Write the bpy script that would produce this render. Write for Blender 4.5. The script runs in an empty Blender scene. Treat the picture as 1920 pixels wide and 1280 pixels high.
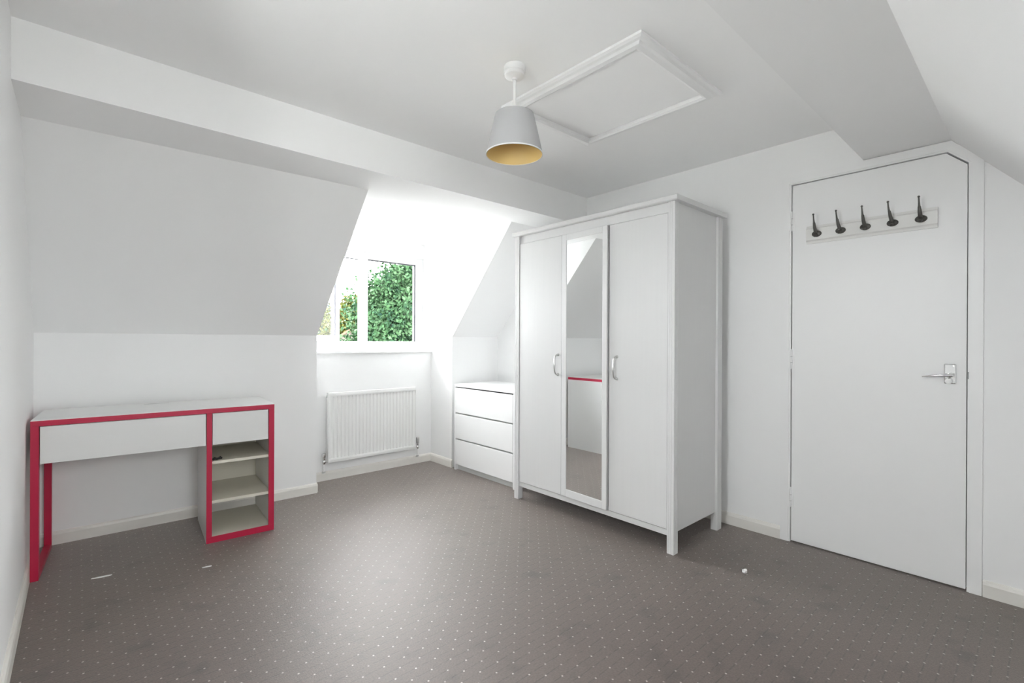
import bpy, bmesh, math, random
import numpy as np
from mathutils import Vector, Matrix

sc = bpy.context.scene
COL = sc.collection
random.seed(7)

# ---------------------------------------------------------------- camera
CAM = Vector((0.178, 0.0, 1.1236))
YAW, PIT, ROL, FPX = math.radians(42.0459), math.radians(-0.078), math.radians(0.2481), 901.593
F = Vector((math.sin(YAW), math.cos(YAW), 0)); R = Vector((math.cos(YAW), -math.sin(YAW), 0)); U = Vector((0, 0, 1))
F2 = F*math.cos(PIT) + U*math.sin(PIT); U2 = U*math.cos(PIT) - F*math.sin(PIT)
R3 = R*math.cos(ROL) + U2*math.sin(ROL); U3 = U2*math.cos(ROL) - R*math.sin(ROL)
cd = bpy.data.cameras.new('camera'); cam = bpy.data.objects.new('camera', cd); COL.objects.link(cam)
M = Matrix((R3, U3, -F2)).transposed().to_4x4(); M.translation = CAM
cam.matrix_world = M
cd.sensor_width = 36.0; cd.lens = FPX*36.0/1920.0; cd.clip_start = 0.02; cd.clip_end = 300
sc.camera = cam

# ---------------------------------------------------------------- sky, exposure
SKY = 26.5
w = bpy.data.worlds.new('overcast_sky'); sc.world = w; w.use_nodes = True
nt = w.node_tree; nt.nodes.clear()
wo = nt.nodes.new('ShaderNodeOutputWorld'); bg = nt.nodes.new('ShaderNodeBackground')
tc = nt.nodes.new('ShaderNodeTexCoord'); nz = nt.nodes.new('ShaderNodeTexNoise'); cr = nt.nodes.new('ShaderNodeValToRGB')
nz.inputs['Scale'].default_value = 2.5; nz.inputs['Detail'].default_value = 5
cr.color_ramp.elements[0].position = 0.3; cr.color_ramp.elements[0].color = (0.86, 0.88, 0.91, 1)
cr.color_ramp.elements[1].position = 0.7; cr.color_ramp.elements[1].color = (1.0, 1.0, 1.0, 1)
nt.links.new(tc.outputs['Generated'], nz.inputs['Vector']); nt.links.new(nz.outputs['Fac'], cr.inputs['Fac'])
nt.links.new(cr.outputs['Color'], bg.inputs['Color']); bg.inputs['Strength'].default_value = SKY
nt.links.new(bg.outputs[0], wo.inputs['Surface'])
sc.view_settings.view_transform = 'Standard'
try: sc.view_settings.look = 'None'
except Exception: pass
sc.view_settings.gamma = 1.0; sc.view_settings.use_curve_mapping = False
sc.view_settings.exposure = 0.36
sc.cycles.max_bounces = 12; sc.cycles.diffuse_bounces = 8; sc.cycles.glossy_bounces = 4
sc.cycles.transparent_max_bounces = 12; sc.cycles.use_denoising = True
sc.cycles.sample_clamp_indirect = 12.0

def portal(name, loc, rot, sx, sy):
    l = bpy.data.lights.new(name, 'AREA'); l.shape = 'RECTANGLE'; l.size = sx; l.size_y = sy
    l.cycles.is_portal = True
    o = bpy.data.objects.new(name, l); COL.objects.link(o); o.location = loc; o.rotation_euler = rot
    return o
portal('window_daylight_portal', (2.06, 4.10, 1.475), (math.radians(-90), 0, 0), 1.12, 0.85)
portal('window_daylight_portal', (-0.155, 0.975, 1.515), (math.radians(90), 0, math.radians(-90)), 0.62, 0.62)  # opening of the added gable window
portal('window_daylight_portal', (0.64, -1.00, 1.475), (math.radians(90), 0, 0), 0.55, 0.80)  # opening of the added rear window

# ---------------------------------------------------------------- materials
def mat(name, col, rough=0.5, metal=0.0, spec=0.5, bump=None, var=None, sheen=0.0):
    m = bpy.data.materials.new(name); m.use_nodes = True
    n = m.node_tree.nodes; L = m.node_tree.links; b = n['Principled BSDF']
    b.inputs['Base Color'].default_value = (*col, 1); b.inputs['Roughness'].default_value = rough
    b.inputs['Metallic'].default_value = metal; b.inputs['Specular IOR Level'].default_value = spec
    if sheen: b.inputs['Sheen Weight'].default_value = sheen
    tcn = n.new('ShaderNodeTexCoord')
    if var:                                   # (scale vector, amount)
        mp = n.new('ShaderNodeMapping'); mp.inputs['Scale'].default_value = var[0]
        t = n.new('ShaderNodeTexNoise'); t.inputs['Scale'].default_value = 1.0; t.inputs['Detail'].default_value = 4
        mx = n.new('ShaderNodeMix'); mx.data_type = 'RGBA'
        mx.inputs['A'].default_value = (*[c*(1-var[1]) for c in col], 1)
        mx.inputs['B'].default_value = (*[min(1, c*(1+var[1])) for c in col], 1)
        L.new(tcn.outputs['Object'], mp.inputs['Vector']); L.new(mp.outputs[0], t.inputs['Vector'])
        L.new(t.outputs['Fac'], mx.inputs['Factor']); L.new(mx.outputs['Result'], b.inputs['Base Color'])
    if bump:                                  # (scale vector, strength, distance)
        mp = n.new('ShaderNodeMapping'); mp.inputs['Scale'].default_value = bump[0]
        t = n.new('ShaderNodeTexNoise'); t.inputs['Scale'].default_value = 1.0; t.inputs['Detail'].default_value = 3
        bp = n.new('ShaderNodeBump'); bp.inputs['Strength'].default_value = bump[1]; bp.inputs['Distance'].default_value = bump[2]
        L.new(tcn.outputs['Object'], mp.inputs['Vector']); L.new(mp.outputs[0], t.inputs['Vector'])
        L.new(t.outputs['Fac'], bp.inputs['Height']); L.new(bp.outputs[0], b.inputs['Normal'])
    return m

PAINT = (0.89, 0.89, 0.89)
M_wall = mat('wall_paint', PAINT, 0.65, spec=0.3, bump=((60, 60, 60), 0.05, 0.002))
M_ceil = mat('ceiling_paint', (0.93, 0.93, 0.93), 0.75, spec=0.25, bump=((80, 80, 80), 0.06, 0.002))
M_gloss = mat('white_gloss_paint', (0.88, 0.88, 0.88), 0.38, bump=((25, 25, 25), 0.04, 0.002))
M_door = mat('door_paint', (0.87, 0.87, 0.87), 0.42, bump=((15, 15, 4), 0.04, 0.002))
M_skirt = mat('skirting_paint', (0.79, 0.77, 0.73), 0.4, var=((6, 6, 14), 0.07))
M_pvc = mat('window_plastic', (0.72, 0.72, 0.73), 0.25)
M_rad = mat('radiator_enamel', (0.83, 0.83, 0.82), 0.3)
M_brus = mat('wardrobe_white_woodgrain', (0.70, 0.70, 0.70), 0.42, bump=((160, 160, 5), 0.12, 0.002), var=((70, 70, 3), 0.02))
M_brus_dark = mat('wardrobe_recess', (0.72, 0.72, 0.72), 0.5)
M_malm = mat('chest_white_lacquer', (0.86, 0.86, 0.86), 0.32)
M_plinth = mat('chest_plinth', (0.62, 0.63, 0.62), 0.45)
M_desk = mat('desk_white_foil', (0.77, 0.77, 0.765), 0.35)
M_desk_in = mat('desk_inner_foil', (0.72, 0.69, 0.60), 0.4)
M_pink = mat('desk_pink_edge', (0.49, 0.010, 0.054), 0.38, var=((9, 9, 9), 0.08))
M_chrome = mat('chrome', (0.75, 0.75, 0.75), 0.12, metal=1.0)
M_steel = mat('brushed_steel', (0.62, 0.62, 0.61), 0.3, metal=1.0)
M_iron = mat('dark_pewter', (0.105, 0.102, 0.092), 0.42, metal=0.35)
M_rack = mat('rack_white', (0.80, 0.795, 0.775), 0.4)
M_shade = mat('shade_fabric', (0.45, 0.45, 0.46), 0.8, bump=((400, 400, 400), 0.15, 0.001))
M_gold = mat('shade_gold_lining', (0.74, 0.54, 0.22), 0.5)
M_white = mat('white_plastic', (0.82, 0.82, 0.82), 0.35)
M_dark = mat('gap_dark', (0.03, 0.03, 0.03), 0.8)
M_black = mat('black_plastic', (0.012, 0.012, 0.012), 0.4)
M_tissue = mat('tissue', (0.85, 0.84, 0.83), 0.9)
M_gasket = mat('rubber_gasket', (0.06, 0.06, 0.07), 0.7)
M_grey = mat('grey_metal', (0.35, 0.35, 0.35), 0.4, metal=0.5)
M_brick = mat('house_render', (0.055, 0.046, 0.038), 0.9, var=((2, 2, 2), 0.1))
M_tile = mat('roof_tile', (0.070, 0.030, 0.016), 0.85, var=((6, 6, 6), 0.25))
M_bark = mat('bark', (0.035, 0.026, 0.018), 0.95, var=((8, 8, 3), 0.3))
M_reflector = mat('reflector', (0.58, 0.57, 0.55), 0.95, var=((3, 3, 3), 0.3))  # unseen ground, kept pale to bounce daylight onto the ceilings
M_roof_in = mat('outer_shell', (0.12, 0.10, 0.09), 0.9)

# mirror
M_mirror = mat('mirror_silver', (0.86, 0.87, 0.87), 0.0, metal=1.0)

# clear window pane: passes light, with a thin reflection
def pane_mat():
    m = bpy.data.materials.new('window_glass'); m.use_nodes = True
    n = m.node_tree.nodes; L = m.node_tree.links; n.clear()
    o = n.new('ShaderNodeOutputMaterial'); tr = n.new('ShaderNodeBsdfTransparent'); gl = n.new('ShaderNodeBsdfGlossy')
    fr = n.new('ShaderNodeFresnel'); fr.inputs['IOR'].default_value = 1.14
    mx = n.new('ShaderNodeMixShader'); tr.inputs['Color'].default_value = (0.95, 0.965, 0.96, 1)
    gl.inputs['Roughness'].default_value = 0.0
    L.new(fr.outputs[0], mx.inputs['Fac']); L.new(tr.outputs[0], mx.inputs[1]); L.new(gl.outputs[0], mx.inputs[2])
    L.new(mx.outputs[0], o.inputs['Surface']); return m
M_glass = pane_mat()

def leaf_mat(name, c1, c2, c3):
    m = bpy.data.materials.new(name); m.use_nodes = True
    n = m.node_tree.nodes; L = m.node_tree.links; b = n['Principled BSDF']
    g = n.new('ShaderNodeNewGeometry'); t = n.new('ShaderNodeTexNoise'); t.inputs['Scale'].default_value = 2.6; t.inputs['Detail'].default_value = 9; t.inputs['Roughness'].default_value = 0.72
    r = n.new('ShaderNodeValToRGB'); e = r.color_ramp.elements
    e[0].position = 0.32; e[0].color = (*c1, 1); e[1].position = 0.68; e[1].color = (*c3, 1)
    k = e.new(0.5); k.color = (*c2, 1)
    L.new(g.outputs['Position'], t.inputs['Vector']); L.new(t.outputs['Fac'], r.inputs['Fac']); L.new(r.outputs['Color'], b.inputs['Base Color'])
    b.inputs['Roughness'].default_value = 0.6; b.inputs['Specular IOR Level'].default_value = 0.04
    return m
M_leafA = leaf_mat('leaf_green', (0.0045, 0.014, 0.012), (0.016, 0.038, 0.015), (0.046, 0.075, 0.042))
M_leafB = leaf_mat('leaf_yellow_green', (0.014, 0.025, 0.006), (0.034, 0.038, 0.009), (0.050, 0.038, 0.014))
M_leafC = leaf_mat('leaf_blue_green', (0.005, 0.016, 0.018), (0.018, 0.036, 0.030), (0.044, 0.064, 0.054))

def carpet_mat():
    m = bpy.data.materials.new('carpet_dotted_pile'); m.use_nodes = True
    n = m.node_tree.nodes; L = m.node_tree.links; b = n['Principled BSDF']
    DX, DY = 0.0385, 0.040
    tcn = n.new('ShaderNodeTexCoord'); sp = n.new('ShaderNodeSeparateXYZ')
    L.new(tcn.outputs['Object'], sp.inputs[0])
    def ma(op, a, bv=None, c=None):
        k = n.new('ShaderNodeMath'); k.operation = op
        for i, v in enumerate((a, bv, c)):
            if v is None: continue
            if isinstance(v, (int, float)): k.inputs[i].default_value = v
            else: L.new(v, k.inputs[i])
        return k.outputs[0]
    wob = n.new('ShaderNodeTexNoise'); wob.inputs['Scale'].default_value = 6.0; L.new(tcn.outputs['Object'], wob.inputs['Vector'])
    wv = ma('MULTIPLY', ma('SUBTRACT', wob.outputs['Fac'], 0.5), 0.008)
    x = ma('ADD', ma('DIVIDE', ma('ADD', sp.outputs['X'], wv), DX), 200.0)
    y = ma('ADD', ma('DIVIDE', ma('ADD', sp.outputs['Y'], wv), DY), 200.0)
    def frac_c(v): return ma('SUBTRACT', v, ma('ROUND', v))      # -0.5..0.5 around the nearest line
    fx, fy = frac_c(x), frac_c(y)
    par = ma('MODULO', ma('ADD', ma('ROUND', x), ma('ROUND', y)), 2.0)
    even = ma('LESS_THAN', ma('ABSOLUTE', ma('SUBTRACT', par, 1.0)), 0.5)   # parity 1 -> dot
    ex = ma('MULTIPLY', fx, DX); ey = ma('MULTIPLY', fy, DY)
    d2 = ma('SQRT', ma('ADD', ma('MULTIPLY', ex, ex), ma('MULTIPLY', ma('MULTIPLY', ey, ey), 1.0)))
    dot = ma('MULTIPLY', ma('SUBTRACT', 1.0, ma('SMOOTH_MIN', 1.0, ma('DIVIDE', d2, 0.0040), 0.25)), even)
    dot = ma('MINIMUM', ma('MAXIMUM', ma('MULTIPLY', dot, 2.4), 0.0), 1.0)
    # stitched light ticks along Y lines, dark grooves along X lines
    lineX = ma('SUBTRACT', 1.0, ma('MINIMUM', ma('DIVIDE', ma('ABSOLUTE', ey), 0.0036), 1.0))
    lineY = ma('SUBTRACT', 1.0, ma('MINIMUM', ma('DIVIDE', ma('ABSOLUTE', ex), 0.0022), 1.0))
    fine = n.new('ShaderNodeTexNoise'); fine.inputs['Scale'].default_value = 420.0; fine.inputs['Detail'].default_value = 2.0
    L.new(tcn.outputs['Object'], fine.inputs['Vector'])
    big = n.new('ShaderNodeTexNoise'); big.inputs['Scale'].default_value = 2.3; big.inputs['Detail'].default_value = 5.0
    L.new(tcn.outputs['Object'], big.inputs['Vector'])
    stain = n.new('ShaderNodeTexNoise'); stain.inputs['Scale'].default_value = 7.0; stain.inputs['Detail'].default_value = 3.0
    mp = n.new('ShaderNodeMapping'); mp.inputs['Location'].default_value = (3.1, 1.7, 0); L.new(tcn.outputs['Object'], mp.inputs['Vector']); L.new(mp.outputs[0], stain.inputs['Vector'])
    st = ma('MINIMUM', ma('MULTIPLY', ma('MAXIMUM', ma('SUBTRACT', stain.outputs['Fac'], 0.57), 0.0), 3.2), 0.45)
    tuft = n.new('ShaderNodeTexNoise'); tuft.inputs['Scale'].default_value = 150.0; tuft.inputs['Detail'].default_value = 3.0; tuft.inputs['Roughness'].default_value = 0.7
    L.new(tcn.outputs['Object'], tuft.inputs['Vector'])
    tf = ma('SUBTRACT', tuft.outputs['Fac'], 0.5)
    dash = n.new('ShaderNodeTexNoise'); dash.inputs['Scale'].default_value = 45.0; L.new(tcn.outputs['Object'], dash.inputs['Vector'])
    lineX = ma('MULTIPLY', lineX, ma('MINIMUM', ma('MAXIMUM', ma('MULTIPLY', ma('SUBTRACT', dash.outputs['Fac'], 0.36), 5.0), 0.0), 1.0))
    dot = ma('MULTIPLY', dot, ma('MINIMUM', ma('MAXIMUM', ma('MULTIPLY', ma('SUBTRACT', dash.outputs['Fac'], 0.25), 3.5), 0.25), 1.0))
    val = ma('ADD', 0.62, ma('ADD', ma('MULTIPLY', fine.outputs['Fac'], 0.5), ma('MULTIPLY', big.outputs['Fac'], 0.26)))
    val = ma('MULTIPLY', val, ma('ADD', 1.0, ma('MULTIPLY', tf, 2.0)))
    val = ma('MULTIPLY', val, ma('SUBTRACT', 1.0, ma('MULTIPLY', lineX, 0.62)))
    val = ma('MULTIPLY', val, ma('ADD', 1.0, ma('MULTIPLY', lineY, 0.10)))
    val = ma('MULTIPLY', val, ma('SUBTRACT', 1.0, st))
    vm = n.new('ShaderNodeVectorMath'); vm.operation = 'SCALE'
    base = n.new('ShaderNodeCombineXYZ'); CB = (0.080, 0.058, 0.048)
    for i in range(3): base.inputs[i].default_value = CB[i]
    L.new(base.outputs[0], vm.inputs[0]); L.new(val, vm.inputs['Scale'])
    mx = n.new('ShaderNodeMix'); mx.data_type = 'RGBA'; L.new(dot, mx.inputs['Factor']); L.new(vm.outputs[0], mx.inputs['A'])
    mx.inputs['B'].default_value = (0.50, 0.45, 0.41, 1)
    L.new(mx.outputs['Result'], b.inputs['Base Color'])
    b.inputs['Roughness'].default_value = 0.52; b.inputs['Specular IOR Level'].default_value = 1.0; b.inputs['IOR'].default_value = 1.62; b.inputs['Specular Tint'].default_value = (1.0, 0.95, 0.92, 1)
    b.inputs['Sheen Weight'].default_value = 1.0; b.inputs['Sheen Roughness'].default_value = 0.31; b.inputs['Sheen Tint'].default_value = (1.0, 0.93, 0.89, 1)
    h = ma('SUBTRACT', ma('ADD', ma('MULTIPLY', fine.outputs['Fac'], 0.4), ma('MULTIPLY', tuft.outputs['Fac'], 0.9)), ma('MULTIPLY', lineX, 0.4))
    bp = n.new('ShaderNodeBump'); bp.inputs['Strength'].default_value = 0.24; bp.inputs['Distance'].default_value = 0.004
    L.new(h, bp.inputs['Height']); L.new(bp.outputs[0], b.inputs['Normal'])
    return m
M_carpet = carpet_mat()

# ---------------------------------------------------------------- mesh helpers
class MB:
    def __init__(s): s.v = []; s.f = []
    def box(s, x0, x1, y0, y1, z0, z1):
        b = len(s.v)
        s.v += [(x0,y0,z0),(x1,y0,z0),(x1,y1,z0),(x0,y1,z0),(x0,y0,z1),(x1,y0,z1),(x1,y1,z1),(x0,y1,z1)]
        s.f += [tuple(b+i for i in q) for q in ((0,3,2,1),(4,5,6,7),(0,1,5,4),(1,2,6,5),(2,3,7,6),(3,0,4,7))]
        return s
    def loft(s, A, B, caps=True):
        """two equal-length point loops joined by quads"""
        b = len(s.v); n = len(A); s.v += [tuple(p) for p in A] + [tuple(p) for p in B]
        for i in range(n):
            j = (i+1) % n; s.f.append((b+i, b+j, b+n+j, b+n+i))
        if caps: s.f.append(tuple(b+i for i in reversed(range(n)))); s.f.append(tuple(b+n+i for i in range(n)))
        return s
    def prism(s, poly, axis, a, b_):
        """extrude a 2-D polygon along an axis: x->(y,z)  y->(x,z)  z->(x,y)"""
        def P(p, k): return {'x': (k, p[0], p[1]), 'y': (p[0], k, p[1]), 'z': (p[0], p[1], k)}[axis]
        return s.loft([P(p, a) for p in poly], [P(p, b_) for p in poly])
    def rings(s, rings, closed=False, caps=True):
        b = len(s.v); n = len(rings[0])
        for r in rings: s.v += [tuple(p) for p in r]
        m = len(rings)
        for k in range(m if closed else m-1):
            k2 = (k+1) % m
            for i in range(n):
                j = (i+1) % n; s.f.append((b+k*n+i, b+k*n+j, b+k2*n+j, b+k2*n+i))
        if caps and not closed:
            s.f.append(tuple(b+i for i in reversed(range(n)))); s.f.append(tuple(b+(m-1)*n+i for i in range(n)))
        return s
    def lathe(s, prof, cx=0, cy=0, cz=0, n=32, axis='z', caps=True):
        rr = []
        for r, h in prof:
            ring = []
            for i in range(n):
                t = 2*math.pi*i/n; c, q = r*math.cos(t), r*math.sin(t)
                ring.append({'z': (cx+c, cy+q, cz+h), 'x': (cx+h, cy+c, cz+q), 'y': (cx+q, cy+h, cz+c)}[axis])
            rr.append(ring)
        return s.rings(rr, caps=caps)
    def tube(s, pts, rad, n=10, flat=1.0):
        pts = [Vector(p) for p in pts]; rads = rad if isinstance(rad, (list, tuple)) else [rad]*len(pts)
        rr = []; up = None
        for i, p in enumerate(pts):
            t = (pts[min(i+1, len(pts)-1)] - pts[max(i-1, 0)]).normalized()
            if up is None:
                up = Vector((0, 0, 1)) if abs(t.z) < 0.9 else Vector((0, 1, 0))
            a = t.cross(up).normalized(); up = a.cross(t).normalized()
            rr.append([p + a*math.cos(2*math.pi*k/n)*rads[i] + up*math.sin(2*math.pi*k/n)*rads[i]*flat for k in range(n)])
        return s.rings(rr)
    def build(s, name, material, parent=None, bevel=0.0, smooth=False, seg=2, kind=None):
        me = bpy.data.meshes.new(name); me.from_pydata(s.v, [], s.f); me.update()
        bm = bmesh.new(); bm.from_mesh(me); bmesh.ops.recalc_face_normals(bm, faces=bm.faces); bm.to_mesh(me); bm.free()
        me.materials.append(material)
        if smooth:
            for p in me.polygons: p.use_smooth = True
            try: me.set_sharp_from_angle(angle=math.radians(40))
            except Exception: pass
        o = bpy.data.objects.new(name, me); COL.objects.link(o)
        if parent: o.parent = parent
        if bevel:
            bv = o.modifiers.new('bevel', 'BEVEL'); bv.width = bevel; bv.segments = seg; bv.limit_method = 'ANGLE'; bv.angle_limit = math.radians(40)
        if kind: o['kind'] = kind
        return o

def tag(o, label, cat, group=None, kind=None):
    o['label'] = label; o['category'] = cat
    if group: o['group'] = group
    if kind: o['kind'] = kind
    return o
def thing(name, label, cat, loc=(0, 0, 0), rz=0.0, group=None, kind=None):
    o = bpy.data.objects.new(name, None); COL.objects.link(o); o.location = loc; o.rotation_euler = (0, 0, rz)
    o.empty_display_size = 0.1
    return tag(o, label, cat, group, kind)
def box(name, d, m, parent=None, bevel=0.0):
    return MB().box(*d).build(name, m, parent, bevel)
def struct(o, label, cat):
    return tag(o, label, cat, kind='structure')

# ---------------------------------------------------------------- room shell
XR, HC, ZS = 3.168, 2.2555, 2.036
YB = 2.435                       # face of the back beam
XD, XC = 1.482, 2.639            # dormer cheeks
ZK = 1.156
YW = 3.862                       # wall under the window
YF = 4.005                       # window frame plane
YN1, YN2, ZN = 0.628, 0.293, 2.057
XD2, XC2 = 0.36, 0.92            # rear dormer added behind the camera to hold a fill window
GY0, GY1, GZ0, GZ1 = 0.66, 1.29, 1.20, 1.83    # unseen gable window added in the left wall for fill light

fl = MB().box(-0.15, XR+0.15, -1.0, YF+0.09, -0.20, 0.0).build('floor', M_carpet)
struct(fl, 'brown carpet patterned with a grid of small pale dots', 'carpet')

ce = MB().box(-0.15, XR+0.15, YN1-0.02, YB+0.02, HC, HC+0.20)
struct(ce.build('ceiling', M_ceil), 'flat white ceiling above the hanging lamp', 'ceiling')
tb = MB().box(-0.15, XR+0.15, YB, 2.86, ZS, HC+0.20)
struct(tb.build('trim_1', M_ceil), 'white boxed ceiling beam running above the window alcove', 'beam')
tb = MB().box(-0.15, XR+0.15, YN2, YN1, ZN, HC+0.20)
struct(tb.build('trim_2', M_wall), 'white boxed ceiling beam running above the door', 'beam')
cdm = MB().box(XD-0.10, XC+0.10, 2.86, YF+0.10, ZS, ZS+0.16)
struct(cdm.build('ceiling_dormer', M_ceil), 'bright white ceiling of the window alcove', 'ceiling')

def slope_wall(x0, x1, k0, k1, s0, s1, zk=ZK, zs=ZS):
    """knee wall with a sloping roof part above, at Y values k (knee) and s (top of slope) at each end"""
    def prof(x, k, s): return [(x,k,-0.05),(x,k,zk),(x,s,zs),(x,s,zs+0.10),(x,s+0.16,zs+0.10),(x,k+0.14,zk+0.08),(x,k+0.14,-0.05)]
    return MB().loft(prof(x0, k0, s0), prof(x1, k1, s1))
o = slope_wall(-0.12, XD-0.02, 3.632, 3.592, 2.822, 2.752).build('wall_back_left', M_wall)
struct(o, 'white knee wall with sloping roof above the pink edged desk', 'wall')
o = slope_wall(XC+0.02, XR+0.12, 3.522, 3.522, 2.742, 2.742).build('wall_back_right', M_wall)
struct(o, 'white sloping wall behind the chest of drawers', 'wall')

# dormer cheeks (solid side walls of the alcove)
ck = MB().prism([(3.592,-0.05),(YF+0.10,-0.05),(YF+0.10,ZS),(2.752,ZS),(3.592,ZK)], 'x', XD-0.02, XD)
struct(ck.build('wall_cheek_left', M_wall), 'white side wall of the window alcove nearest the desk', 'wall')
ck = MB().prism([(3.522,-0.05),(YF+0.10,-0.05),(YF+0.10,ZS),(2.742,ZS),(3.522,ZK)], 'x', XC, XC+0.02)
struct(ck.build('wall_cheek_right', M_wall), 'white side wall of the window alcove nearest the chest of drawers', 'wall')
ww = MB().box(XD-0.05, XC+0.05, YW, YF+0.10, -0.05, 1.012)
struct(ww.build('wall_window', M_wall), 'white wall below the window behind the radiator', 'wall')
hd = MB().box(XD-0.05, XC+0.05, 3.986, YF+0.10, 1.900, ZS)
struct(hd.build('trim_3', M_wall, bevel=0.003), 'white head board above the window frame', 'trim')

# left wall
lwm = MB().box(-0.15, 0.0, -1.0, GY0, -0.05, HC+0.20).box(-0.15, 0.0, GY1, YF+0.09, -0.05, HC+0.20)
lwm.box(-0.15, 0.0, GY0, GY1, -0.05, GZ0).box(-0.15, 0.0, GY0, GY1, GZ1, HC+0.20)
struct(lwm.build('wall_left', M_wall), 'plain white wall at the left end of the room', 'wall')

# right wall with the door notch
dy0, dy1, dyt, dh, dhc = 0.957, 0.238, 0.311, 2.002, 1.933
g = 0.004
rw = MB().prism([(-1.0,-0.05),(dy1-g,-0.05),(dy1-g,dhc+g),(dyt-g,dh+g),(dy0+g,dh+g),(dy0+g,-0.05),(YF+0.09,-0.05),(YF+0.09,HC+0.2),(-1.0,HC+0.2)], 'x', XR, XR+0.05)
rw.box(XR+0.049, XR+0.16, -1.0, YF+0.09, -0.05, HC+0.20)
struct(rw.build('wall_right', M_wall), 'white wall holding the door behind the wardrobe', 'wall')

# wall behind the camera: knee and slope
ZKN, YKN = 1.152, -0.50
def front_piece(name, a, b, label):
    o = MB().prism([(YKN,-0.05),(YKN,ZKN),(YN2,ZN),(YN2-0.03,ZN+0.10),(YN2-0.18,ZN+0.10),(YKN-0.14,ZKN+0.08),(YKN-0.14,-0.05)], 'x', a, b).build(name, M_wall)
    return struct(o, label, 'wall')
front_piece('wall_front_left', -0.12, XD2-0.02, 'narrow white sloping wall at the left of the added rear alcove')
front_piece('wall_front_right', XC2+0.02, XR+0.12, 'white sloping wall descending towards the camera beside the door')
for nm, a, lb in (('wall_added_cheek_left', XD2-0.02, 'left side wall of the added rear window alcove'), ('wall_added_cheek_right', XC2, 'right side wall of the added rear window alcove')):  # alcove added only to carry the rear fill window
    o = MB().prism([(YKN,-0.05),(-0.98,-0.05),(-0.98,ZN),(YN2,ZN),(YKN,ZKN)], 'x', a, a+0.02).build(nm, M_wall)
    struct(o, lb, 'wall')
struct(MB().box(XD2-0.10, XC2+0.10, -0.98, YN2, ZN, ZN+0.16).build('ceiling_added_dormer', M_ceil), 'white ceiling of the added alcove behind the camera', 'ceiling')
struct(MB().box(XD2-0.02, XC2+0.02, -0.98, -0.84, -0.05, 1.012).build('wall_added_window', M_wall), 'white wall below the added rear window', 'wall')
struct(MB().box(XD2-0.02, XC2+0.02, -0.98, -0.86, 1.90, ZN).build('added_trim_4', M_wall), 'white head board above the added rear window', 'trim')

# skirting boards
def skirt(name, p, q, label, t=0.014, h=0.072, side=1):
    """skirting from p to q; the room lies to the 'side' of the line"""
    p, q = Vector((*p, 0)), Vector((*q, 0)); d = (q-p).normalized(); nrm = Vector((-d.y, d.x, 0))*side
    prof = [(0, 0), (t, 0), (t, h-0.018), (t*0.75, h-0.006), (t*0.35, h), (0, h)]
    mk = lambda o_: [o_ + nrm*a + Vector((0, 0, b)) for a, b in prof]
    o = MB().loft(mk(p), mk(q)).build(name, M_skirt)
    return struct(o, label, 'skirting')
skirt('baseboard_left', (0, -0.5), (0, 3.62), 'worn cream skirting board along the left wall', side=-1)
skirt('baseboard_back', (0.0, 3.632), (XD+0.004, 3.592), 'cream skirting board on the wall behind the desk', side=-1)
skirt('baseboard_cheek_left', (XD, 3.60), (XD, YW), 'short skirting board inside the alcove nearest the desk', side=-1)
skirt('baseboard_window', (XD, YW), (XC, YW), 'white skirting board below the radiator', side=-1)
skirt('baseboard_cheek_right', (XC, YW), (XC, 3.508), 'short skirting board beside the chest of drawers', side=-1)
skirt('baseboard_right', (XR, 3.5), (XR, dy0+0.053), 'cream skirting board between wardrobe and door', side=-1)
skirt('baseboard_door', (XR, dy1-0.056), (XR, -0.5), 'white skirting board at the right of the door', side=-1)

# ---------------------------------------------------------------- door
aw, at = 0.050, 0.012
inner = [(dy0+g,-0.0),(dy0+g,dh+g),(dyt-g,dh+g),(dy1-g,dhc+g),(dy1-g,0.0)]
outer = [(dy0+g+aw,0.0),(dy0+g+aw,dh+g+0.046),(dyt-g-0.012,dh+g+0.046),(dy1-g-aw,dhc+g+0.012),(dy1-g-aw,0.0)]
arch = thing('trim_5', 'white door surround with one clipped top corner', 'door frame', (XR, (dy0+dy1)/2, 0), kind='structure')
nms = ['architrave_side', 'architrave_head', 'architrave_corner', 'architrave_side']
for i in range(4):
    a0, a1, b1, b0 = inner[i], inner[i+1], outer[i+1], outer[i]
    mid = lambda p, q, t: (p[0]+(q[0]-p[0])*t, p[1]+(q[1]-p[1])*t)
    def P(p, x): return (x, p[0]-(dy0+dy1)/2, p[1])
    # stepped section: thin bead at the opening, thicker body
    c0, c1 = mid(a0, b0, .16), mid(a1, b1, .16)
    mb = MB()
    mb.loft([P(a0,0),P(c0,0),P(c0,-at*.7),P(a0,-at*.7)], [P(a1,0),P(c1,0),P(c1,-at*.7),P(a1,-at*.7)])
    mb.loft([P(c0,0),P(b0,0),P(b0,-at),P(c0,-at)], [P(c1,0),P(b1,0),P(b1,-at),P(c1,-at)])
    mb.build(nms[i], M_gloss, arch)

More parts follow.
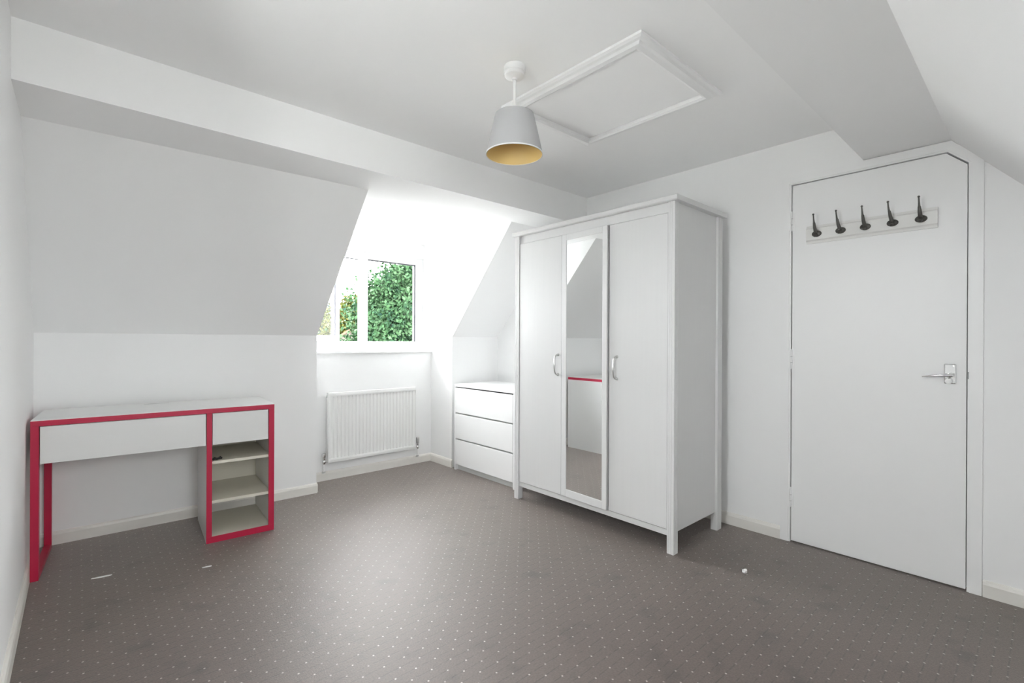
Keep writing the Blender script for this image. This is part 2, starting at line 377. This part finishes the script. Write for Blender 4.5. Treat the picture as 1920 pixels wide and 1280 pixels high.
door = thing('door_1', 'plain white flush door with a clipped top corner and coat hooks', 'door', (XR, dy0, 0), kind='structure')
def DY(y): return y-dy0
leaf = MB().prism([(DY(dy0),0.006),(DY(dy0),dh),(DY(dyt),dh),(DY(dy1),dhc),(DY(dy1),0.006)], 'x', 0.0, 0.040).build('door_leaf', M_door, door, bevel=0.0015)
for zc in (1.800, 1.025, 0.247):
    h = MB().lathe([(0.0055,-0.052),(0.0055,0.052)], -0.004, 0.002, zc, 10)
    h.lathe([(0.004,0.052),(0.0065,0.054),(0.002,0.060)], -0.004, 0.002, zc, 10)
    h.box(-0.0025, 0.0, -0.012, 0.0, zc-0.05, zc+0.05).box(-0.0145, -0.0118, 0.004, 0.012, zc-0.05, zc+0.05)
    hh = h.build('hinge', M_gloss, door)
    for dz in (-0.017, 0.017):
        MB().lathe([(0.0062,-0.0008),(0.0062,0.0008)], -0.004, 0.002, zc+dz, 10).build('hinge_joint', M_grey, hh)
# lever handle
hy, hz = 0.293, 0.980
hd_ = MB().box(-0.008, 0.0, DY(hy)-0.021, DY(hy)+0.021, hz-0.046, hz+0.046).build('handle', M_chrome, door, bevel=0.004)
hd_['label'] = 'chrome lever handle on its back plate'
MB().lathe([(0.011,0.0),(0.011,-0.03),(0.010,-0.046),(0.006,-0.05)], -0.004, DY(hy), hz-0.006, 16, 'x').build('spindle', M_chrome, hd_, smooth=True)
MB().tube([(-0.045,DY(hy)-0.012,hz-0.006),(-0.048,DY(hy),hz-0.005),(-0.050,DY(hy)+0.03,hz-0.006),(-0.050,DY(hy)+0.07,hz-0.011),(-0.047,DY(hy)+0.094,hz-0.015)],
          [0.009,0.0095,0.0075,0.005,0.0035], 12, 0.8).build('lever', M_chrome, hd_, smooth=True)
MB().lathe([(0.014,0.0),(0.014,-0.018),(0.012,-0.022)], -0.006, DY(hy)+0.004, hz-0.032, 18, 'x').build('thumb_turn', M_chrome, hd_, smooth=True)
for dz in (-0.038, 0.038):
    MB().lathe([(0.0035,0.0),(0.0035,-0.002)], -0.008, DY(hy)-0.012, hz+dz, 10, 'x').build('screw', M_steel, hd_)
MB().box(-0.0095, -0.0080, DY(dy1)-0.0085, DY(dy1)-0.0045, hz-0.02, hz+0.012).build('strike_plate', M_grey, door)

# coat rack on the door
rk = thing('coat_rack', 'white board with five dark metal coat hooks on the door', 'coat rack', (XR, 0.611, 1.711))
MB().prism([(0,-0.048),(-0.008,-0.048),(-0.010,-0.040),(-0.012,-0.036),(-0.019,-0.030),(-0.019,0.030),(-0.012,0.036),(-0.010,0.040),(-0.008,0.048),(0,0.048)], 'y', -0.273, 0.273).build('backboard', M_rack, rk)
lean = [0.004, 0.010, 0.006, 0.011, 0.003]
for i, yy in enumerate((0.832, 0.722, 0.615, 0.505, 0.397)):
    y = yy-0.611; x0 = -0.019; tw = lean[i]
    hk = MB()
    rings = []                                # domed oval plate
    for k, (s_, dx) in enumerate(((1.0, 0.0), (0.97, -0.003), (0.8, -0.006), (0.45, -0.0085), (0.05, -0.0095))):
        rings.append([(x0+dx, y+0.0235*s_*math.cos(2*math.pi*q/24), 0.017*s_*math.sin(2*math.pi*q/24)) for q in range(24)])
    hk.rings(rings)
    plate = hk.build('hook', M_iron, rk, smooth=True)
    arm = MB().tube([(x0-0.006,y,0.004),(x0-0.022,y,0.010),(x0-0.032,y+tw*.3,0.028),(x0-0.036,y+tw*.6,0.052),(x0-0.037,y+tw*.75,0.056),(x0-0.040,y+tw*.9,0.074),(x0-0.044,y+tw,0.094)],
              [0.0070,0.0085,0.0078,0.0062,0.0046,0.0036,0.0030], 10)
    arm.build('hook_arm', M_iron, plate, smooth=True)
    MB().lathe([(0.001,-0.0055),(0.0050,-0.002),(0.0052,0.001),(0.003,0.0045),(0.0005,0.005)], x0-0.0445, y+tw, 0.097, 12).build('hook_knob', M_iron, plate, smooth=True)
    MB().tube([(x0-0.006,y,-0.004),(x0-0.020,y,-0.010),(x0-0.030,y,-0.014),(x0-0.036,y,-0.008)], [0.007,0.0085,0.0085,0.0080], 10).build('lower_hook', M_iron, plate, smooth=True)

# ---------------------------------------------------------------- window
win = thing('window_1', 'white framed alcove window with its left casement open', 'window', (XD, YF, 1.012), kind='structure')
def WB(name, x0, x1, y0, y1, z0, z1, m=M_pvc, parent=win, bev=0.003):
    return MB().box(x0-XD, x1-XD, y0-YF, y1-YF, z0-1.012, z1-1.012).build(name, m, parent, bev)
Y0, Y1 = YF, YF+0.06
WB('window_frame', 2.556, XC, Y0, Y1, 1.036, 1.900); WB('window_frame', XD, 1.548, Y0, Y1, 1.036, 1.900)
WB('window_frame', 1.548, 2.556, Y0, Y1, 1.838, 1.900); WB('window_frame', 1.548, 2.556, Y0, Y1, 1.036, 1.113)
WB('mullion', 2.008, 2.074, Y0-0.004, Y1, 1.113, 1.838)
p = WB('window_pane', 2.070, 2.560, Y0+0.028, Y0+0.034, 1.108, 1.843, M_glass, win, 0)
for d in ((2.074, 2.079, 1.113, 1.838), (2.547, 2.556, 1.113, 1.838)):
    WB('glazing_gasket', d[0], d[1], Y0+0.010, Y0+0.028, d[2], d[3], M_gasket, p, 0)
WB('glazing_gasket', 2.079, 2.547, Y0+0.010, Y0+0.028, 1.829, 1.838, M_gasket, p, 0)
WB('frame_seal', 1.548, 2.008, Y1-0.012, Y1-0.002, 1.831, 1.838, M_gasket, win, 0)
WB('window_sill', XD, XC, 3.838, Y1, 1.012, 1.037, M_gloss, win, 0.006)
# open casement, hinged at its left side, swung outwards
SW, SH = 0.452, 0.716
sash = thing('casement', '', '', (1.552-XD, Y1-0.005-YF, 1.117-1.012), math.radians(31)); del sash['label']; del sash['category']
sash.parent = win
fw = 0.048
MB().box(0, fw, 0, 0.05, 0, SH).build('sash_stile', M_pvc, sash, 0.003)
MB().box(SW-fw, SW, 0, 0.05, 0, SH).build('sash_stile', M_pvc, sash, 0.003)
MB().box(fw, SW-fw, 0, 0.05, 0, fw).build('sash_rail', M_pvc, sash, 0.003)
MB().box(fw, SW-fw, 0, 0.05, SH-fw, SH).build('sash_rail', M_pvc, sash, 0.003)
MB().box(fw-0.004, SW-fw+0.004, 0.022, 0.028, fw-0.004, SH-fw+0.004).build('sash_pane', M_glass, sash)
MB().box(SW-fw-0.004, SW-fw, 0.006, 0.022, fw, SH-fw).build('sash_gasket', M_gasket, sash)
MB().box(SW-0.036, SW-0.014, -0.014, 0.0, SH*.45, SH*.45+0.06).box(SW-0.032, SW-0.018, -0.030, -0.014, SH*.45+0.02, SH*.45+0.13).build('sash_handle', M_white, sash, 0.003)

# added window beside the camera, out of view, brightens right wall and ceiling
w2 = thing('added_window_2', 'white framed fill window added in the left wall beside the camera', 'window', (-0.06, GY0, GZ0), kind='structure')
def W2(name, y0, y1, z0, z1, m=M_pvc, x0=-0.06, x1=0.0, bev=0.003):
    return MB().box(x0, x1, y0, y1, z0, z1).build(name, m, w2, bev)
WW, WHT = GY1-GY0, GZ1-GZ0
W2('window_frame', 0, 0.06, 0, WHT); W2('window_frame', WW-0.06, WW, 0, WHT)
W2('window_frame', 0.06, WW-0.06, WHT-0.06, WHT); W2('window_frame', 0.06, WW-0.06, 0, 0.06)
W2('window_pane', 0.055, WW-0.055, 0.055, WHT-0.055, M_glass, -0.034, -0.028, 0)

# unseen rear window, put in to fill the room with daylight
w3 = thing('added_window_3', 'white framed fill window added in the alcove behind the camera', 'window', (XD2, -0.88, 1.012), kind='structure')
def W3(name, x0, x1, z0, z1, m=M_pvc, y0=-0.06, y1=0.0, bev=0.003):
    return MB().box(x0, x1, y0, y1, z0-1.012, z1-1.012).build(name, m, w3, bev)
W_3 = XC2-XD2
W3('window_frame', 0, 0.05, 1.036, 1.9); W3('window_frame', W_3-0.05, W_3, 1.036, 1.9)
W3('window_frame', 0.05, W_3-0.05, 1.84, 1.9); W3('window_frame', 0.05, W_3-0.05, 1.036, 1.11)
W3('window_pane', 0.045, W_3-0.045, 1.105, 1.845, M_glass, -0.034, -0.028, 0)
W3('window_sill', 0, W_3, 1.012, 1.037, M_gloss, -0.06, 0.06, 0.006)

# ---------------------------------------------------------------- radiator
ra = thing('radiator', 'white ribbed panel radiator below the window', 'radiator', (1.652, 3.80, 0.145))
RW, RH = 0.788, 0.560
prof = []; nrib = 24; x = 0.022; pitch = (RW-0.044)/nrib
prof.append((0.0, 0.004)); prof.append((0.012, 0.0)); 
for i in range(nrib):
    a = x+i*pitch
    prof += [(a+pitch*.10, 0.004), (a+pitch*.28, 0.011), (a+pitch*.62, 0.011), (a+pitch*.80, 0.004)]
prof += [(RW-0.012, 0.0), (RW, 0.004)]
back = [(px_, 0.030) for px_, _ in reversed(prof)]
MB().prism(prof+back, 'z', 0.030, RH-0.030).build('ribbed_panel', M_rad, ra)
MB().prism([(0.0,RH-0.034),(-0.006+0.004,RH-0.022),(0.0,RH-0.004),(0.008,RH),(0.030,RH),(0.030,RH-0.034)], 'x', 0.0, RW).build('top_channel', M_rad, ra)
MB().prism([(0.0,0.034),(-0.002,0.022),(0.0,0.004),(0.008,0.0),(0.030,0.0),(0.030,0.034)], 'x', 0.0, RW).build('bottom_channel', M_rad, ra)
MB().box(-0.002, 0.003, -0.001, 0.034, 0.006, RH-0.002).build('end_panel', M_rad, ra); MB().box(RW-0.003, RW+0.002, -0.001, 0.034, 0.006, RH-0.002).build('end_panel', M_rad, ra)
MB().box(0.12, 0.15, 0.030, 0.056, 0.06, 0.5).build('bracket', M_rad, ra); MB().box(RW-0.15, RW-0.12, 0.030, 0.056, 0.06, 0.5).build('bracket', M_rad, ra)
# valves and pipes
for sx, top, nm, lb in ((-0.030, 0.075, 'lockshield_valve', 'small chrome valve'), (RW+0.030, 0.092, 'radiator_valve', 'grey and chrome valve with cap')):
    v = MB().lathe([(0.010,-0.02),(0.013,-0.012),(0.013,0.006),(0.010,0.010),(0.012,0.014),(0.012,0.030)], sx, 0.016, 0.018, 14)
    v.tube([(sx,0.016,0.018),(sx*0.5+(RW/2 if sx > 0 else 0)+(RW*0-0 if sx < 0 else 0),0.016,0.018)] if sx < 0 else [(sx,0.016,0.018),(RW,0.016,0.018)], 0.009, 10)
    vo = v.build(nm, M_chrome, ra, smooth=True); vo['label'] = lb
    MB().lathe([(0.011,0.0),(0.0145,0.004),(0.0165,top-0.048),(0.015,top-0.040),(0.006,top-0.036)], sx, 0.016, 0.046, 14).build('valve_cap', M_steel if sx > 0 else M_chrome, vo, smooth=True)
    MB().tube([(sx,0.016,0.0),(sx,0.016,-0.070)], 0.0075, 10).build('pipe', M_rad, ra, smooth=True)
    MB().tube([(sx,0.016,-0.063),(sx,0.018,-0.072),(sx,0.030,-0.074),(sx,0.046,-0.074)], 0.0078, 10).build('pipe_bend', M_rad, ra, smooth=True)
    MB().lathe([(0.012,-0.006),(0.012,0.006)], sx, 0.016, -0.066, 10).build('pipe_nut', M_steel, ra)
MB().tube([(-0.014,0.016,RH-0.03),(0.0,0.016,RH-0.03)], 0.007, 10).build('bleed_plug', M_steel, ra)

# ---------------------------------------------------------------- chest of drawers
CX, CYN, CW, CD, CH = 2.620, 2.675, 0.782, 0.475, 0.746
ch = thing('chest_of_drawers', 'low white chest of three handleless drawers beside the wardrobe', 'chest', (CX, CYN, 0))
MB().box(0.0, CD, 0.0, CW, CH-0.022, CH).build('top_panel', M_malm, ch, 0.002)
for a in (0.0, CW-0.018): MB().box(0.0, CD, a, a+0.018, 0.0, CH-0.022).build('side_panel', M_malm, ch, 0.002)
MB().box(CD-0.012, CD-0.004, 0.018, CW-0.018, 0.05, CH-0.022).build('back_panel', M_malm, ch)
MB().box(0.030, 0.046, 0.018, CW-0.018, 0.0, 0.046).build('plinth', M_plinth, ch)
for z0, z1 in ((0.500, 0.714), (0.276, 0.488), (0.050, 0.264)):
    d = MB().box(-0.001, 0.017, 0.020, CW-0.020, z0, z1).build('drawer_front', M_malm, ch, 0.0025)
    MB().box(0.017, 0.44, 0.030, CW-0.030, z0+0.02, z1-0.03).build('drawer_box', M_malm, d)
for z in (0.494, 0.270):
    MB().box(0.024, 0.040, 0.018, CW-0.018, z-0.012, z+0.012).build('drawer_rail', M_plinth, ch)
dk = MB().lathe([(0.0,0.0),(0.017,0.0),(0.019,0.003),(0.017,0.006),(0.011,0.007),(0.010,0.004),(0.0,0.004)], 0, 0, 0, 24, caps=False).build('furniture_cap', M_grey, smooth=True)
dk.location = (2.735, 2.740, CH); tag(dk, 'small round grey cap lying on top of the chest of drawers', 'cap')

# ---------------------------------------------------------------- wardrobe
WX, WYN, WYF, WD, WH = 2.500, 1.302, 2.545, 0.556, 1.893
wr = thing('wardrobe', 'tall white three door wardrobe with a narrow central mirror', 'wardrobe', (WX, WYN, 0))
L_ = WYF-WYN
def post(name, xa, xb, ya, yb, front, side):
    """square post with two grooves on the front face (at -x) and, where seen, the side face"""
    gd, gw = 0.0022, 0.003
    P = []
    # counter-clockwise from (xa,ya) along side y=ya to (xb,ya), etc.
    def edge(p, q, grooves):
        p, q = Vector((*p, 0)), Vector((*q, 0)); d = (q-p); l = d.length; d = d/l; nn = Vector((-d.y, d.x, 0))
        out = [p]
        for t in grooves:
            out += [p+d*(t*l-gw), p+d*(t*l)+nn*gd, p+d*(t*l+gw)]
        return [(v.x, v.y) for v in out]
    P += edge((xa, ya), (xb, ya), (0.30, 0.68) if side < 0 else ())
    P += edge((xb, ya), (xb, yb), ())
    P += edge((xb, yb), (xa, yb), (0.32, 0.70) if side > 0 else ())
    P += edge((xa, yb), (xa, ya), (0.30, 0.62) if front else ())
    return MB().prism(P, 'z', 0.0, WH-0.028).build(name, M_brus, wr, 0.0012, seg=1)
post('corner_post', 0.0, 0.044, 0.0, 0.040, True, -1)
post('corner_post', 0.0, 0.044, L_-0.042, L_, True, 1)
post('corner_post', WD-0.056, WD, 0.0, 0.040, False, -1)
post('corner_post', WD-0.056, WD, L_-0.042, L_, False, 1)
MB().box(0.044, WD-0.056, 0.014, 0.030, 0.107, WH-0.028).build('side_panel', M_brus, wr)
MB().box(0.044, WD-0.056, L_-0.026, L_-0.010, 0.107, WH-0.028).build('side_panel', M_brus, wr)
MB().box(WD-0.014, WD-0.006, 0.040, L_-0.042, 0.107, WH-0.028).build('back_panel', M_brus, wr)
MB().prism([(-0.016,WH-0.022),(-0.016,WH-0.003),(-0.013,WH),(WD+0.016,WH),(WD+0.016,WH-0.028),(-0.010,WH-0.028)], 'y', -0.020, L_+0.018).build('cornice', M_brus, wr, 0.0015)
MB().box(0.016, 0.036, 0.040, L_-0.042, 1.812, WH-0.028).build('top_rail', M_brus, wr, 0.001)
MB().box(0.012, 0.036, 0.040, L_-0.042, 0.090, 0.122).build('bottom_rail', M_brus, wr, 0.001)
MB().box(0.030, WD-0.014, 0.026, L_-0.026, 0.107, 0.123).build('bottom_panel', M_brus, wr)
Z0, Z1 = 0.126, 1.808
def wy(y): return y-WYN
dL = MB().box(0.005, 0.023, wy(2.102), L_-0.047, Z0, Z1).build('door', M_brus, wr, 0.0015)
dR = MB().box(0.005, 0.023, wy(1.342)+0.004, wy(1.724), Z0, Z1).build('door', M_brus, wr, 0.0015)
ma_, mb_ = wy(1.729), wy(2.098)
dM = MB().box(0.010, 0.023, ma_, mb_, Z0, Z1).build('mirror_door', M_brus_dark, wr)
piv = Vector((0.012, mb_, 0)); rm = Matrix.Translation(piv) @ Matrix.Rotation(math.radians(-2.3), 4, 'Z') @ Matrix.Translation(-piv)
dM.matrix_basis = rm                       # door stands slightly ajar
for a, b in ((ma_, ma_+0.034), (mb_-0.040, mb_)):
    k = 1 if a < 0.45 else 0
    s_ = MB().box(0.003, 0.021, a, b, Z0, Z1).build('door_stile', M_brus, dM, 0.002)
MB().box(0.003, 0.021, ma_+0.034, mb_-0.040, Z1-0.038, Z1).build('door_rail', M_brus, dM, 0.002)
MB().box(0.003, 0.021, ma_+0.034, mb_-0.040, Z0, Z0+0.048).build('door_rail', M_brus, dM, 0.002)
mi = MB().box(0.0065, 0.0105, ma_+0.034, mb_-0.040, Z0+0.048, Z1-0.038).build('mirror', M_mirror, dM); mi['label'] = 'tall narrow mirror pane'
for d, y in ((dL, wy(2.130)), (dR, wy(1.668))):
    hb = MB().tube([(0.004,y,0.906),(-0.014,y,0.908),(-0.024,y,0.918),(-0.029,y,0.935),(-0.031,y,0.970),(-0.029,y,1.005),(-0.024,y,1.022),(-0.014,y,1.032),(0.004,y,1.034)], [0.006,0.0055,0.005,0.0055,0.0065,0.0055,0.005,0.0055,0.006], 12).build('handle', M_steel, d, smooth=True)
    hb['label'] = 'brushed steel bow handle'
    for z in (0.906, 1.034):
        MB().lathe([(0.0095,0.0),(0.0095,-0.004),(0.007,-0.009)], 0.005, y, z, 14, 'x').build('handle_foot', M_steel, hb, smooth=True)

# ---------------------------------------------------------------- desk
DW, DD, DH = 1.030, 0.462, 0.745
de = thing('desk', 'white desk with bright pink edges and a shelf pedestal', 'desk', (0.014, 3.128, 0), math.radians(-4.0))
T = 0.028; DP = 0.690; E = 0.006
MB().box(E, DW-E, E, DD, DH-T, DH-0.003).box(0.0, DW, 0.0005, DD, DH-0.003, DH).build('tabletop', M_desk, de)
MB().box(0.0, DW, 0.0, E, DH-T, DH-0.003).build('edge_strip', M_pink, de)
MB().box(0.0, E, E, DD, DH-T, DH-0.003).build('edge_strip', M_pink, de)
MB().box(DW-E, DW, E, DD, DH-T, DH-0.003).build('edge_strip', M_pink, de)
MB().box(0.42, 0.54, DD-0.06, DD-0.045, DH-0.001, DH+0.0006).build('cable_slot', M_plinth, de)
lw = 0.029
MB().box(0.0, lw, 0.0, 0.030, 0.0, DH-T).build('leg', M_pink, de, 0.001)
MB().box(0.0, lw, DD-0.030, DD, 0.0, DH-T).build('leg', M_pink, de, 0.001)
MB().box(0.0, lw, 0.030, DD-0.030, 0.0, 0.026).build('leg_stretcher', M_pink, de, 0.001)
MB().box(0.004, lw-0.004, 0.030, DD-0.030, 0.548, DH-T).build('leg_panel', M_desk, de)
dr = MB().box(lw+0.003, DP-0.003, 0.004, 0.020, 0.540, DH-T-0.003).build('drawer_front', M_desk, de, 0.001)
MB().box(lw+0.012, DP-0.012, 0.020, DD-0.03, 0.556, 0.660).build('drawer_box', M_desk_in, dr)
# pedestal
MB().box(DP, DP+0.016, E, DD, 0.0, DH-T).build('side_panel', M_desk, de); MB().box(DP, DP+0.026, 0.0, E, 0.034, DH-T).build('edge_strip', M_pink, de, 0.0008)
MB().box(DW-0.018, DW, E, DD, 0.0, DH-T).build('side_panel', M_desk, de); MB().box(DW-0.030, DW, 0.0, E, 0.034, DH-T).build('edge_strip', M_pink, de, 0.0008)
MB().box(DP, DW, 0.0, E, 0.0, 0.034).build('edge_strip', M_pink, de, 0.0008)
MB().box(DP+0.016, DW-0.018, E, DD-0.012, 0.010, 0.034).build('bottom_panel', M_desk_in, de)
for z in (0.432, 0.214): MB().box(DP+0.016, DW-0.018, 0.012, DD-0.012, z, z+0.016).build('shelf', M_desk_in, de, 0.001)
MB().box(DP+0.016, DW-0.018, DD-0.010, DD-0.004, 0.085, DH-T).build('back_panel', M_desk_in, de)
dr = MB().box(DP+0.028, DW-0.032, 0.004, 0.020, 0.540, DH-T-0.003).build('drawer_front', M_desk, de, 0.001)
MB().box(DP+0.030, DW-0.034, 0.020, DD-0.03, 0.556, 0.660).build('drawer_box', M_desk_in, dr)
# small black clip left on the upper shelf
cl = MB().tube([(0,0,0.006),(0.012,0.002,0.011),(0.022,0.004,0.007),(0.030,0.004,0.008),(0.040,0.004,0.012),(0.048,0.006,0.006)], [0.005,0.0075,0.0055,0.005,0.008,0.004], 10).build('plastic_clip', M_black, smooth=True)
rot = Matrix.Rotation(math.radians(-4), 4, 'Z'); p = Vector((0.014, 3.128, 0)) + rot @ Vector((DP+0.030, 0.030, 0.448))
cl.location = p; tag(cl, 'small black plastic clip lying on the upper desk shelf', 'clip')

# ---------------------------------------------------------------- ceiling lamp
la = thing('pendant_lamp', 'white drum pendant lamp with a golden lining hanging from the ceiling', 'lamp', (1.514, 1.472, HC))
MB().lathe([(0.043,0.0),(0.044,-0.004),(0.044,-0.026),(0.040,-0.029),(0.041,-0.031),(0.041,-0.040),(0.034,-0.046),(0.012,-0.049),(0.010,-0.056)], n=40).build('ceiling_rose', M_white, la, smooth=True)
MB().lathe([(0.0062,-0.050),(0.0062,-0.215)], n=16).build('rod', M_white, la, smooth=True)
RT, RB, ZT, ZBt = 0.080, 0.1175, -0.200, -0.364
sh = MB().lathe([(RT-0.0015,ZT-0.001),(RT,ZT),(RB,ZBt),(RB-0.002,ZBt-0.001)], n=64, caps=False).build('lamp_shade', M_shade, la, smooth=True)
ln = MB().lathe([(RB-0.002,ZBt-0.001),(RT-0.0022,ZT-0.001)], n=64, caps=False).build('shade_lining', M_gold, sh, smooth=True); ln['label'] = 'golden yellow lining'
MB().lathe([(RB-0.0025,ZBt-0.0006),(RB+0.0006,ZBt-0.0006),(RB+0.0006,ZBt+0.004),(RB-0.0025,ZBt+0.004),(RB-0.0025,ZBt-0.0006)], n=64, caps=False).build('rim', M_white, sh, smooth=True)
MB().lathe([(0.003,-0.206),(RT-0.002,-0.203),(RT-0.002,-0.207),(0.003,-0.210)], n=48).build('diffuser_top', M_gold, sh)
MB().lathe([(0.016,-0.205),(0.018,-0.215),(0.018,-0.250),(0.014,-0.255)], n=20).build('bulb_holder', M_white, la, smooth=True)

# ---------------------------------------------------------------- loft hatch
HX0, HX1, HY0, HY1 = 1.690, 2.343, 0.984, 1.762
lh = thing('loft_hatch', 'white loft hatch framed by mouldings in the ceiling', 'hatch', ((HX0+HX1)/2, (HY0+HY1)/2, HC-0.001))
hx, hyy = (HX1-HX0)/2, (HY1-HY0)/2; mw = 0.062
prof = [(0.0, 0.0), (0.0, -0.010), (0.010, -0.016), (0.022, -0.018), (0.030, -0.026), (0.050, -0.028), (mw, -0.022), (mw, 0.0)]
cs = [(-hx, -hyy), (hx, -hyy), (hx, hyy), (-hx, hyy)]
for i in range(4):
    a, b = cs[i], cs[(i+1) % 4]
    def ring(c): return [(c[0]*(1-d/hx) if True else 0, c[1]*(1-d/hyy), z) for d, z in prof]
    MB().loft(ring(a), ring(b)).build('moulding', M_gloss, lh)
MB().box(-hx+mw+0.003, hx-mw-0.003, -hyy+mw+0.003, hyy-mw-0.003, -0.006, 0.0).build('hatch_panel', M_ceil, lh, 0.001)

# ---------------------------------------------------------------- litter on the carpet
def crumple(name, loc, s, label, cat, seed, flat=0.6, group=None):
    random.seed(seed); bm = bmesh.new(); bmesh.ops.create_icosphere(bm, subdivisions=2, radius=1)
    for v in bm.verts:
        k = 0.5 + 0.8*random.random(); v.co = Vector((v.co.x*s[0]*k, v.co.y*s[1]*k, max(-0.5, v.co.z*k)*s[2]))
    zmin = min(v.co.z for v in bm.verts)
    for v in bm.verts: v.co.z -= zmin
    me = bpy.data.meshes.new(name); bm.to_mesh(me); bm.free(); me.materials.append(M_tissue)
    o = bpy.data.objects.new(name, me); COL.objects.link(o); o.location = loc
    return tag(o, label, cat, group)
crumple('tissue_scrap', (2.592, 0.975, 0.0), (0.016, 0.011, 0.012), 'crumpled scrap of white tissue on the carpet near the wardrobe', 'tissue', 3)
def sliver(name, p, q, wd, label, cat):
    p, q = Vector((*p, 0)), Vector((*q, 0)); d = q-p; n_ = Vector((-d.y, d.x, 0)).normalized()
    top, bot = [], []
    for t, k in ((0, .1), (.2, .7), (.5, 1), (.8, .8), (1, .15)): top.append(d*t+n_*wd*k+Vector((0,0,0.0005))); bot.append(d*t-n_*wd*k+Vector((0,0,0.0005)))
    loop = top+bot[::-1]
    o = MB().loft(loop, [v+Vector((0,0,0.003)) for v in loop]).build(name, M_tissue); o.location = p
    return tag(o, label, cat)
sliver('paper_sliver', (0.225, 2.985), (0.300, 2.972), 0.006, 'white paper sliver on the dark carpet beside the pink desk leg', 'paper')
sliver('paper_sliver', (0.632, 2.772), (0.672, 2.765), 0.005, 'short white paper sliver on the carpet in front of the desk pedestal', 'paper')

# ---------------------------------------------------------------- outside the window
GZ = -3.0
struct(MB().box(-60, 60, -60, 90, GZ-0.3, GZ).build('ground', M_reflector), 'pale gravel ground unseen below the windows, lightened to bounce daylight up', 'ground')

def at_px(u, v, dist):
    d = F2 + R3*((u-960)/FPX) - U3*((v-640)/FPX); d = d/math.hypot(d.x, d.y)
    return CAM + d*dist

def tree(name, base, height, crown_c, crown_r, nclump, leaves, lsize, m, label, seed, clump_r=0.55):
    rs = np.random.RandomState(seed)
    root = thing(name, label, 'tree', (base[0], base[1], GZ), group='trees seen through the window')
    tr = MB(); cz = crown_c[2]-GZ
    pts = [Vector((0, 0, 0)), Vector((0.05, 0.03, cz*.35)), Vector((0.0, 0.05, cz*.7)), Vector((0.04, 0.0, cz+crown_r[2]*.4))]
    tr.tube(pts, [0.16, 0.13, 0.10, 0.05], 8); tr.build('trunk', M_bark, root, smooth=True)
    # clump centres near the crown surface, gathered on limbs
    u = rs.normal(size=(nclump, 3)); u /= np.linalg.norm(u, axis=1)[:, None]
    rad = 0.62 + 0.38*rs.rand(nclump)[:, None]**0.5
    cc = u*rad*np.array(crown_r) + np.array([crown_c[0]-base[0], crown_c[1]-base[1], cz])
    for k in rs.choice(nclump, min(10, nclump), replace=False):
        e = Vector(cc[k]); s = Vector((0.02, 0.03, max(0.4, min(e.z-0.5, cz*.8))))
        MB().tube([s, s.lerp(e, .5)+Vector((0, 0, -.1)), e], [0.05, 0.035, 0.015], 6).build('branch', M_bark, root)
    ids = rs.randint(0, nclump, leaves)
    cen = cc[ids] + rs.normal(size=(leaves, 3))*clump_r*np.array([0.55, 0.55, 0.36])
    # each leaf: a folded diamond drooping outwards
    dirs = rs.normal(size=(leaves, 3)); dirs[:, 2] -= 0.5; dirs /= np.linalg.norm(dirs, axis=1)[:, None]
    side = np.cross(dirs, rs.normal(size=(leaves, 3))); side /= np.linalg.norm(side, axis=1)[:, None]
    sz = lsize*(0.6+0.8*rs.rand(leaves))[:, None]
    a = cen; b = cen+dirs*sz*.5+side*sz*.33; c = cen+dirs*sz; d = cen+dirs*sz*.5-side*sz*.33
    V = np.stack([a, b, c, d], 1).reshape(-1, 3)
    me = bpy.data.meshes.new('foliage'); me.vertices.add(len(V)); me.vertices.foreach_set('co', V.ravel())
    me.loops.add(leaves*4); me.loops.foreach_set('vertex_index', np.arange(leaves*4))
    me.polygons.add(leaves); me.polygons.foreach_set('loop_start', np.arange(0, leaves*4, 4)); me.polygons.foreach_set('loop_total', np.full(leaves, 4))
    me.update(calc_edges=True); me.validate(); me.materials.append(m)
    o = bpy.data.objects.new('foliage', me); COL.objects.link(o); o.parent = root; o['kind'] = 'stuff'
    return root
b = at_px(776, 640, 11.0)
tree('garden_tree', (b.x, b.y), 6, (b.x, b.y, 0.85), (1.12, 1.15, 1.95), 190, 70000, 0.078, M_leafA, 'large leafy green tree filling the fixed window pane', 11, 0.42)
b = at_px(862, 640, 18.5)
tree('garden_tree', (b.x, b.y), 7, (b.x, b.y, 1.6), (2.4, 1.4, 3.3), 150, 40000, 0.12, M_leafC, 'blue green tree at the right edge of the window view', 12, 0.5)
b = at_px(668, 640, 21.0)
tree('garden_tree', (b.x, b.y), 5, (b.x, b.y, 0.9), (1.3, 1.0, 1.9), 90, 24000, 0.12, M_leafB, 'yellow green tree seen through the open casement gap', 13, 0.5)
b = at_px(590, 640, 24.5)
tree('garden_tree', (b.x, b.y), 5, (b.x, b.y, 0.6), (2.3, 1.4, 2.2), 140, 44000, 0.16, M_leafC, 'dark green tree seen through the open casement glass', 14, 0.5)
# house with orange roof
hc = at_px(655, 640, 14.0)
ho = thing('garden_house', 'small cream gabled house with an orange tiled roof', 'house', (hc.x, hc.y, GZ), math.radians(-23))
ap = at_px(652, 617, 14.0).z-GZ; hw, hl = 0.85, 3.0; ev = ap-0.62
MB().prism([(-hw,0),(hw,0),(hw,ev),(0,ap-0.06),(-hw,ev)], 'y', 0.0, hl).build('house_wall', M_brick, ho)
for s_ in (-1, 1):
    MB().loft([(s_*(hw+.12),-.06,ev-.13),(0,-.06,ap-.05),(0,-.06,ap+.02),(s_*(hw+.12),-.06,ev-.06)], [(s_*(hw+.12),hl+.06,ev-.13),(0,hl+.06,ap-.05),(0,hl+.06,ap+.02),(s_*(hw+.12),hl+.06,ev-.06)]).build('roof_slope', M_tile, ho)
